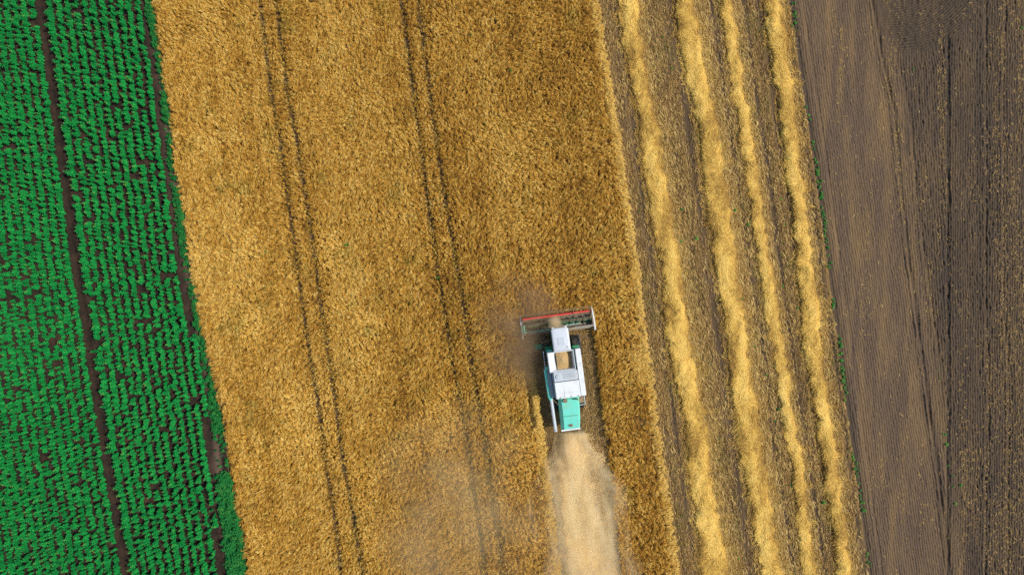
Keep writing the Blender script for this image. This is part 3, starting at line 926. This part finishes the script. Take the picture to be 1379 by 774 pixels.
# right side panel, one long white box
part('side_panel', lambda bm: add_prism(bm, [(0.03, 1.55), (0.03, 3.05), (-2.2, 3.08), (-3.42, 3.02), (-3.42, 1.7)], 'x', 0.82, 1.20, 0.035), M_white, hv)
part('side_panel', lambda bm: (add_prism(bm, [(-1.46, 1.5), (-1.46, 2.95), (-3.42, 2.9), (-3.42, 1.6)], 'x', -1.06, -0.98, 0.015),
                               *[add_box(bm, (-1.07, -1.7 - 0.42 * i, 2.3), (0.025, 0.03, 1.1)) for i in range(5)]), M_sidegrey, hv)
part('side_panel', lambda bm: add_prism(bm, [(-1.46, 1.35), (-1.46, 2.0), (-3.44, 2.0), (-3.44, 1.35)], 'x', -1.34, -1.10, 0.02), M_greyp, hv)
# engine cover with louvres
ec = part('engine_cover', lambda bm: add_box(bm, (-0.10, -1.83, 2.62), (1.76, 0.70, 0.92), bev=0.03), M_greyp, hv)
part('louvre', lambda bm: [add_box(bm, (0.1, -1.60 - 0.055 * i, 3.085), (0.9, 0.025, 0.02)) for i in range(8)], M_sidegrey, ec)
part('engine_hatch', lambda bm: (add_prism(bm, [(-2.22, 2.2), (-2.22, 3.06), (-3.40, 3.02), (-3.44, 2.98), (-3.44, 2.2)], 'x', -0.99, 0.80, 0.025)), M_white, hv)
part('hatch_frame', lambda bm: (add_box(bm, (-0.1, -2.2, 3.05), (1.74, 0.03, 0.05)), add_box(bm, (-0.27, -1.46, 2.95), (1.75, 0.02, 0.1))), M_black, hv)
part('exhaust', lambda bm: (add_cyl(bm, (0.55, -3.7, 2.0), (0.55, -3.7, 2.75), 0.06), add_cyl(bm, (-0.35, -3.72, 2.1), (-0.35, -3.72, 2.42), 0.16)), M_dirty, hv, True)

part('seam', lambda bm: (add_box(bm, (-0.35, -2.82, 3.045), (0.012, 1.1, 0.012)), add_box(bm, (-0.1, -3.05, 3.037), (1.72, 0.012, 0.012)), add_box(bm, (1.01, -1.05, 3.075), (0.34, 0.014, 0.012)), add_box(bm, (1.01, -2.22, 3.088), (0.34, 0.014, 0.012))), M_sidegrey, hv)
part('latch', lambda bm: [add_box(bm, (x, -3.36, 3.04), (0.10, 0.05, 0.03)) for x in (-0.7, 0.1, 0.6)], M_black, hv)
part('intake_screen', lambda bm: (add_cyl(bm, (-0.62, -1.83, 3.06), (-0.62, -1.83, 3.16), 0.22, 0.20, 24), add_cyl(bm, (-0.62, -1.83, 3.15), (-0.62, -1.83, 3.18), 0.12, 0.10, 16)), M_greyp, hv, True)
part('deck_rail', lambda bm: add_tube(bm, [(-0.99, -2.3, 3.0), (-0.99, -2.3, 3.35), (-0.99, -3.3, 3.35), (-0.99, -3.3, 3.0)], 0.016), M_sidegrey, hv, True)
part('roof_hatch', lambda bm: add_box(bm, (-0.13, 0.75, 3.45), (0.5, 0.55, 0.03), bev=0.012), M_greyp, cab)
part('hose', lambda bm: add_tube(bm, [(0.45, 0.3, 1.9), (0.62, 0.7, 1.6), (0.55, 1.3, 1.2), (0.9, 1.42, 1.0)], 0.025), M_black, hv, True)

# straw hood
def hood(bm):
    sec = [(-3.45, -0.84, 0.70, 2.28), (-4.4, -0.84, 0.66, 2.30), (-5.2, -0.86, 0.60, 2.24), (-5.9, -0.88, 0.50, 2.02)]
    rings = []
    for y, a, b, z in sec:
        rings.append([bm.verts.new(p) for p in ((a, y, 1.05), (a, y, z - 0.28), (a + 0.22, y, z), (b - 0.12, y, z + 0.03), (b, y, z - 0.12), (b, y, 1.05))])
    for p, q in zip(rings[:-1], rings[1:]):
        for i in range(5): bm.faces.new((p[i], p[i + 1], q[i + 1], q[i]))
    bm.faces.new(rings[0])
hd = part('straw_hood', hood, M_mint, hv)
part('lip', lambda bm: (add_box(bm, (-0.19, -5.97, 1.93), (1.42, 0.13, 0.05), bev=0.012), add_box(bm, (-0.19, -5.94, 1.72), (1.40, 0.05, 0.36))), M_white, hd)
part('seam', lambda bm: (add_box(bm, (-0.13, -4.9, 2.305), (1.1, 0.025, 0.02)), add_box(bm, (-0.13, -3.62, 2.335), (1.2, 0.04, 0.03))), M_green, hd)
part('hinge', lambda bm: (add_box(bm, (-0.12, -5.62, 2.16), (0.2, 0.22, 0.08), bev=0.02), add_box(bm, (-0.30, -5.6, 2.16), (0.06, 0.1, 0.08))), M_dirty, hd)
part('chopper_cover', lambda bm: add_box(bm, (0.83, -3.85, 1.75), (0.5, 0.55, 0.1), bev=0.02), M_dirty, hv)
part('strut', lambda bm: add_tube(bm, [(-1.3, -3.4, 2.2), (-0.86, -4.05, 2.0)], 0.02), M_dirty, hv)
part('bracket', lambda bm: (add_box(bm, (1.13, -3.95, 1.75), (0.05, 0.7, 0.18)), add_box(bm, (0.9, -4.28, 1.75), (0.5, 0.04, 0.1))), M_greyp, hv)

# unloading auger folded along the left side
ua = part('unloading_auger', lambda bm: (add_cyl(bm, (-1.36, -3.45, 2.32), (-1.34, -5.72, 2.42), 0.12, 0.12, 20), add_cyl(bm, (-1.34, -5.70, 2.42), (-1.34, -5.84, 2.36), 0.135, 0.12, 20)), M_greyp, hv, True)
part('auger_base', lambda bm: (add_cyl(bm, (-1.50, -1.25, 2.18), (-1.47, -3.3, 2.28), 0.115, 0.115, 20), add_cyl(bm, (-1.47, -3.2, 2.28), (-1.36, -3.55, 2.32), 0.14, 0.14, 20),
                               add_box(bm, (-1.38, -1.2, 2.2), (0.2, 0.25, 0.34), bev=0.03)), M_mint, ua, True)
part('handrail', lambda bm: (add_tube(bm, [(-1.48, 0.06, 1.95), (-1.48, 0.06, 2.55), (-1.50, -1.2, 2.55), (-1.50, -1.2, 2.0)], 0.022), add_tube(bm, [(-1.48, 0.02, 2.25), (-1.50, -1.18, 2.25)], 0.018)), M_greyp, hv, True)
ld = part('ladder', lambda bm: (*[add_box(bm, (-1.72 - 0.09 * i, 0.40, 1.75 - 0.3 * i), (0.42, 0.34, 0.04)) for i in range(4)],
                                add_box(bm, (-1.85, 0.57, 1.3), (0.6, 0.03, 0.1), (0, R(58), 0)), add_box(bm, (-1.85, 0.23, 1.3), (0.6, 0.03, 0.1), (0, R(58), 0))), M_green, hv)
part('handrail', lambda bm: add_tube(bm, [(-1.53, 0.62, 1.7), (-1.42, 0.75, 2.5), (-0.8, 0.85, 2.6)], 0.018), M_dirty, hv, True)

# wheels
def tyre_ring(bm, R0, Rr, wd, lugs):
    prof = [(Rr, -wd * 0.46), (R0 * 0.80, -wd * 0.52), (R0 * 0.95, -wd * 0.46), (R0, -wd * 0.32), (R0, wd * 0.32), (R0 * 0.95, wd * 0.46), (R0 * 0.80, wd * 0.52), (Rr, wd * 0.46)]
    seg = 36; rings = []
    for i in range(seg):
        a = 2 * math.pi * i / seg
        rings.append([bm.verts.new((t, r * math.cos(a), r * math.sin(a))) for r, t in prof])
    for i in range(seg):
        p, q = rings[i], rings[(i + 1) % seg]
        for k in range(len(prof)): bm.faces.new((p[k], p[(k + 1) % len(prof)], q[(k + 1) % len(prof)], q[k]))
    for i in range(lugs):
        a = 2 * math.pi * i / lugs
        for sd in (-1, 1):
            add_box(bm, (sd * wd * 0.22, 0, R0 + 0.012), (wd * 0.46, 0.06, 0.05), (0, 0, sd * R(28)))
            vs = bm.verts[-8:] if False else None
            bm.verts.ensure_lookup_table()
            vs = [bm.verts[j] for j in range(len(bm.verts) - 8, len(bm.verts))]
            bmesh.ops.rotate(bm, verts=vs, cent=(0, 0, 0), matrix=Matrix.Rotation(a + (math.pi / lugs if sd > 0 else 0), 3, 'X'))


def wheel(x, y, R0, wd):
    w = bpy.data.objects.new('wheel', None); COL.objects.link(w); w.parent = hv; w.location = (x, y, R0)
    part('tyre', lambda bm: tyre_ring(bm, R0, R0 * 0.55, wd, 18), M_rubber, w, True)
    sx = 1 if x > 0 else -1
    part('rim', lambda bm: (add_cyl(bm, (-wd * 0.3, 0, 0), (wd * 0.3, 0, 0), R0 * 0.56, None, 24), add_cyl(bm, (sx * wd * 0.3, 0, 0), (sx * wd * 0.42, 0, 0), R0 * 0.2, None, 12)), M_dirty, w, True)


wheel(-1.22, 0.02, 0.80, 0.66); wheel(1.10, 0.02, 0.80, 0.66)
wheel(-0.88, -4.2, 0.50, 0.40); wheel(0.92, -4.2, 0.50, 0.40)
part('fender', lambda bm: [add_prism(bm, [(0.18 + 0.86 * math.cos(R(a)), 0.8 + 0.9 * math.sin(R(a))) for a in (20, 40, 60, 78)] + [(0.18 + 0.83 * math.cos(R(a)), 0.8 + 0.87 * math.sin(R(a))) for a in (78, 60, 40, 20)], 'x', x0, x1) for x0, x1 in ((-1.55, -1.50), (1.38, 1.43))], M_dirty, hv)

# feeder house and header
part('feeder_house', lambda bm: add_prism(bm, [(1.45, 0.35), (1.45, 1.0), (0.5, 1.75), (0.5, 0.9)], 'x', -0.55, 0.4, 0.02), M_dirty, hv)
hdr = part('header', lambda bm: (add_prism(bm, [(1.36, 0.22), (1.36, 1.02), (1.48, 1.02), (1.42, 0.30), (2.5, 0.16), (2.5, 0.10)], 'x', -2.80, 2.66),
                                 add_box(bm, (-0.07, 1.42, 1.06), (5.48, 0.16, 0.10), bev=0.02), add_box(bm, (-0.07, 1.28, 0.62), (5.4, 0.1, 0.12))), M_steel, hv)
part('top_beam', lambda bm: (add_box(bm, (-1.55, 1.55, 1.10), (2.3, 0.07, 0.07)), add_box(bm, (1.05, 1.72, 1.0), (1.1, 0.03, 0.06))), M_mint, hdr)


def auger(bm):
    add_cyl(bm, (-2.7, 1.92, 0.62), (2.55, 1.92, 0.62), 0.14, None, 16)
    turns, n = 4, 120
    for sgn in (-1, 1):
        prev = None
        for i in range(n + 1):
            f = i / n; xx = sgn * (2.6 - 2.0 * f) - 0.06; a = sgn * f * turns * 2 * math.pi
            c, s_ = math.cos(a), math.sin(a)
            cur = (bm.verts.new((xx, 1.92 + 0.13 * c, 0.62 + 0.13 * s_)), bm.verts.new((xx, 1.92 + 0.30 * c, 0.62 + 0.30 * s_)))
            if prev: bm.faces.new((prev[0], prev[1], cur[1], cur[0]))
            prev = cur
part('feed_auger', auger, M_augerp, hdr, True)


def divider(sx):
    def f(bm):
        x = sx * 2.76 - 0.06
        add_prism(bm, [(1.02, 0.18), (1.02, 0.85), (1.25, 1.02), (2.1, 0.92), (2.7, 0.52), (3.05, 0.14), (2.6, 0.08)], 'x', x - 0.06, x + 0.06, 0.02)
    return f
dl = part('divider', divider(-1), M_white, hdr); part('divider', divider(1), M_white, hdr)
part('drive_cover', lambda bm: (add_box(bm, (-2.70, 1.75, 1.0), (0.24, 0.75, 0.16), bev=0.03), add_box(bm, (-2.55, 1.62, 0.9), (0.22, 0.3, 0.2), bev=0.03)), M_mint, hdr)
part('cutter_bar', lambda bm: (add_box(bm, (-0.07, 2.52, 0.14), (5.46, 0.06, 0.03)), *[add_prism(bm, [(-2.78 + 0.15 * i, 2.54), (-2.70 + 0.15 * i, 2.54), (-2.74 + 0.15 * i, 2.68)], 'z', 0.125, 0.155) for i in range(37)]), M_steel, hdr)


def reel(bm):
    yc, zc, rr = 2.42, 1.02, 0.48
    add_cyl(bm, (-2.66, yc, zc), (2.52, yc, zc), 0.055, None, 12)
    for k in range(6):
        a = R(72) - k * R(60)
        y, z = yc + rr * math.cos(a), zc + rr * math.sin(a)
        add_box(bm, (-0.07, y, z), (5.15, 0.035, 0.05))
        for i in range(35):
            add_cyl(bm, (-2.6 + 0.15 * i, y, z), (-2.6 + 0.15 * i, y - 0.05, z - 0.2), 0.006, None, 4, False)
        for x in (-2.62, -1.3, 0.0, 1.25, 2.48):
            add_cyl(bm, (x, yc, zc), (x, y, z), 0.018, None, 6)
rl = part('reel', reel, M_dirty, hdr)
part('reel_bar', lambda bm: (add_cyl(bm, (-2.66, 2.56, 1.52), (1.05, 2.56, 1.52), 0.075, None, 10), add_cyl(bm, (1.12, 2.56, 1.52), (2.36, 2.56, 1.52), 0.075, None, 10), add_cyl(bm, (2.52, 2.56, 1.52), (2.58, 2.56, 1.52), 0.05, None, 10)), M_red, hdr, True)
part('reel_arm', lambda bm: [add_tube(bm, [(x, 1.45, 1.1), (x, 2.42, 1.15), (x, 2.56, 1.5)], 0.03) for x in (-2.70, 2.56)], M_dirty, hdr, True)

# wheat heaped in the tank: a thing of its own
def heap(bm):
    nx, ny = 22, 22; g = []
    for i in range(nx + 1):
        row = []
        for j in range(ny + 1):
            u, v = i / nx, j / ny
            x = -0.60 + 1.10 * u; y = -1.33 + 1.24 * v
            z = 2.52 + 0.34 * math.exp(-((u - 0.40) ** 2 + (v - 0.6) ** 2) * 4.5) + 0.05 * float(noise(np.array(u * 5), np.array(v * 5), 3)) - 0.30 * max(0, u - 0.78) ** 0.7
            row.append(bm.verts.new((x, y, z)))
        g.append(row)
    for i in range(nx):
        for j in range(ny): bm.faces.new((g[i][j], g[i + 1][j], g[i + 1][j + 1], g[i][j + 1]))
gh = part('grain_heap', heap, M_grain, None, True)
gh.location = hv.location; gh.rotation_euler = hv.rotation_euler
tag(gh, 'heap of threshed tan grain inside the open white tank', 'grain')

# ------------------------------------------------------------------ dust, real volumes
def dust(name, label, loc, rotz, size, dens, build, col=(0.93, 0.80, 0.60), step=1.0):
    """size: full extent of the box (m); build(nt, x, y, z) returns the density shape, in metres from the box centre"""
    bm = bmesh.new(); bmesh.ops.create_cube(bm, size=1.0)
    for v in bm.verts: v.co = Vector((v.co.x * size[0], v.co.y * size[1], v.co.z * size[2]))
    me = bpy.data.meshes.new(name); bm.to_mesh(me); bm.free()
    m = bpy.data.materials.new(name); m.use_nodes = True
    nt = m.node_tree; nt.nodes.remove(nt.nodes['Principled BSDF'])
    v = nt.nodes.new('ShaderNodeVolumePrincipled')
    v.inputs['Color'].default_value = (*col, 1); v.inputs['Anisotropy'].default_value = 0.1
    nt.links.new(v.outputs[0], nt.nodes['Material Output'].inputs['Volume'])
    tc = nt.nodes.new('ShaderNodeTexCoord'); sp = nt.nodes.new('ShaderNodeSeparateXYZ')
    nt.links.new(tc.outputs['Object'], sp.inputs[0])
    d = build(nt, sp.outputs[0], sp.outputs[1], sp.outputs[2], tc.outputs['Object'])
    nt.links.new(math_n(nt, 'MULTIPLY', d, dens), v.inputs['Density'])
    try: m.cycles.volume_step_rate = step
    except Exception: pass
    o = link(name, me, m); o.location = loc; o.rotation_euler = (0, 0, rotz)
    return tag(o, label, 'dust', kind='stuff')


def maprange(nt, v, a, b, c, d, interp='SMOOTHSTEP'):
    n = nt.nodes.new('ShaderNodeMapRange'); n.interpolation_type = interp
    n.inputs[1].default_value = a; n.inputs[2].default_value = b; n.inputs[3].default_value = c; n.inputs[4].default_value = d
    nt.links.new(v, n.inputs[0])
    return n.outputs[0]


def vnoise(nt, vec, scale, detail=3, stretch=(1, 1, 1), off=(0, 0, 0)):
    mp = nt.nodes.new('ShaderNodeMapping'); mp.inputs['Scale'].default_value = stretch; mp.inputs['Location'].default_value = off
    nt.links.new(vec, mp.inputs[0])
    n = nt.nodes.new('ShaderNodeTexNoise'); n.inputs['Scale'].default_value = scale; n.inputs['Detail'].default_value = detail
    nt.links.new(mp.outputs[0], n.inputs['Vector'])
    return n.outputs[0]


def ell(nt, x, y, z, cx, cy, cz, rx, ry, rz):
    """1 at the centre, 0 on the ellipsoid"""
    t = None
    for v, c, r in ((x, cx, rx), (y, cy, ry), (z, cz, rz)):
        q = math_n(nt, 'DIVIDE', math_n(nt, 'SUBTRACT', v, c), r); q = math_n(nt, 'MULTIPLY', q, q)
        t = q if t is None else math_n(nt, 'ADD', t, q)
    return math_n(nt, 'SUBTRACT', 1.0, t, True)


PL = 22.0                                              # plume length


def plume(nt, x, y, z, vec):
    d = math_n(nt, 'SUBTRACT', PL / 2, y)             # metres behind the hood
    half = maprange(nt, d, 0, 5.0, 1.35, 4.5)
    u = math_n(nt, 'DIVIDE', x, half); u2 = math_n(nt, 'MULTIPLY', u, u)
    hz = maprange(nt, d, 0, 5.0, 1.5, 2.2)
    w = math_n(nt, 'DIVIDE', math_n(nt, 'ADD', z, 1.15), hz); w2 = math_n(nt, 'MULTIPLY', w, w)
    r = math_n(nt, 'POWER', math_n(nt, 'SUBTRACT', math_n(nt, 'SUBTRACT', 1.0, math_n(nt, 'ADD', u2, w2)), maprange(nt, vnoise(nt, vec, 0.75, 6, (1.3, 0.4, 1), (7, 2, 0)), 0.34, 0.64, 0.50, 0.0, 'LINEAR'), True), 0.9)
    n1 = vnoise(nt, vec, 0.6, 5, (1.5, 0.32, 1))
    n1 = maprange(nt, n1, 0.36, 0.68, 0.15, 1.0)
    n2 = maprange(nt, vnoise(nt, vec, 1.7, 3), 0.3, 0.7, 0.5, 1.2)
    core = math_n(nt, 'ADD', 0.55, maprange(nt, d, 0.0, 5.0, 1.6, 0.0))
    s0 = maprange(nt, d, 0.0, 0.5, 0.0, 1.0)
    e = math_n(nt, 'MULTIPLY', math_n(nt, 'MULTIPLY', r, n1), math_n(nt, 'MULTIPLY', n2, core))
    return math_n(nt, 'MULTIPLY', e, math_n(nt, 'MULTIPLY', s0, maprange(nt, d, PL - 4, PL, 1.0, 0.0)))


ph = R(8.1)
hx, hy = W(768, 582, 1.2)
pc = (hx + math.sin(ph) * PL / 2, hy - math.cos(ph) * PL / 2, 1.25)
dust('dust_plume', 'thick pale dust plume trailing straight behind the harvester', pc, ph, (9.2, PL, 2.5), 3.7, plume, (1.0, 0.90, 0.64), step=0.5)


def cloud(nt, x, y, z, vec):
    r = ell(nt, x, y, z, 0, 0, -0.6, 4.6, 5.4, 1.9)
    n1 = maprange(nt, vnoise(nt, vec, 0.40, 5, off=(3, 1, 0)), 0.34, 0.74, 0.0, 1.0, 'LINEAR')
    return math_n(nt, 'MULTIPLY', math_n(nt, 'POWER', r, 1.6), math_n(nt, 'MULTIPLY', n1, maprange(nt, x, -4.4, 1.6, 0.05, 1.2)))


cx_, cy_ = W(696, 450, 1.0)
dust('dust_cloud', 'dust cloud drifting beside the cutting header, coloured dark as if shaded', (cx_, cy_, 1.3), ph, (9.2, 10.8, 2.6), 1.6, cloud, (0.64, 0.48, 0.29), 0.7)  # real dust, but shading beside the header is put into its darker colour


def puff(nt, x, y, z, vec):
    r = ell(nt, x, y, z, 0, 0, 0, 0.62, 0.62, 0.62)
    n1 = maprange(nt, vnoise(nt, vec, 1.6, 3), 0.3, 0.7, 0.5, 1.0)
    return math_n(nt, 'MULTIPLY', math_n(nt, 'MULTIPLY', r, r), n1)


cx_, cy_ = W(747, 434, 1.5)
dust('dust_puff', 'small tan puff of dust over the reel in front of the cab', (cx_, cy_, 1.7), ph, (1.3, 1.3, 1.3), 5.5, puff, (0.98, 0.84, 0.58), 0.7)


def drift(nt, x, y, z, vec):
    r = ell(nt, x, y, z, 0, 0, -0.8, 7.6, 9.5, 2.3)
    n1 = maprange(nt, vnoise(nt, vec, 0.22, 3, off=(0, 5, 0)), 0.30, 0.78, 0.0, 1.0, 'LINEAR')
    return math_n(nt, 'MULTIPLY', r, n1)


cx_, cy_ = W(620, 690, 1.0)
dust('dust_drift', 'thin veil of dust hanging over the wheat left of the plume', (cx_, cy_, 1.5), ph, (15.2, 19, 3.0), 0.42, drift, (1.0, 0.85, 0.52), 0.7)

# ------------------------------------------------------------------ light, world, camera
EL, AZ = R(52), R(85)          # azimuth clockwise from up in the photo: the sun stands to the right
sd = Vector((math.sin(AZ) * math.cos(EL), math.cos(AZ) * math.cos(EL), math.sin(EL)))
sun = bpy.data.lights.new('sun', 'SUN'); sun.energy = 3.7; sun.angle = R(0.53); sun.color = (1.0, 0.95, 0.86)
so = bpy.data.objects.new('sun', sun); COL.objects.link(so); so.rotation_euler = sd.to_track_quat('Z', 'Y').to_euler(); so.location = sd * 80
wd = bpy.data.worlds.new('World'); scene.world = wd; wd.use_nodes = True
nt = wd.node_tree
sky = nt.nodes.new('ShaderNodeTexSky'); sky.sky_type = 'NISHITA'; sky.sun_disc = False
sky.sun_elevation = EL; sky.sun_rotation = AZ
nt.links.new(sky.outputs[0], nt.nodes['Background'].inputs[0]); nt.nodes['Background'].inputs[1].default_value = 0.15

cam = bpy.data.cameras.new('camera'); co = bpy.data.objects.new('camera', cam); COL.objects.link(co)
co.location = (0, 0, H); cam.sensor_width = 36; cam.lens = 36 * H / 79.0; cam.clip_end = 5000; cam.clip_start = 0.5
scene.camera = co
scene.view_settings.view_transform = 'Standard'; scene.view_settings.look = 'None'
scene.view_settings.exposure = 0.0; scene.view_settings.gamma = 1.0
cy = scene.cycles
cy.volume_bounces = 16; cy.max_bounces = 18; cy.diffuse_bounces = 3; cy.volume_max_steps = 256
cy.use_denoising = False
cy.use_adaptive_sampling = True; cy.adaptive_threshold = 0.02
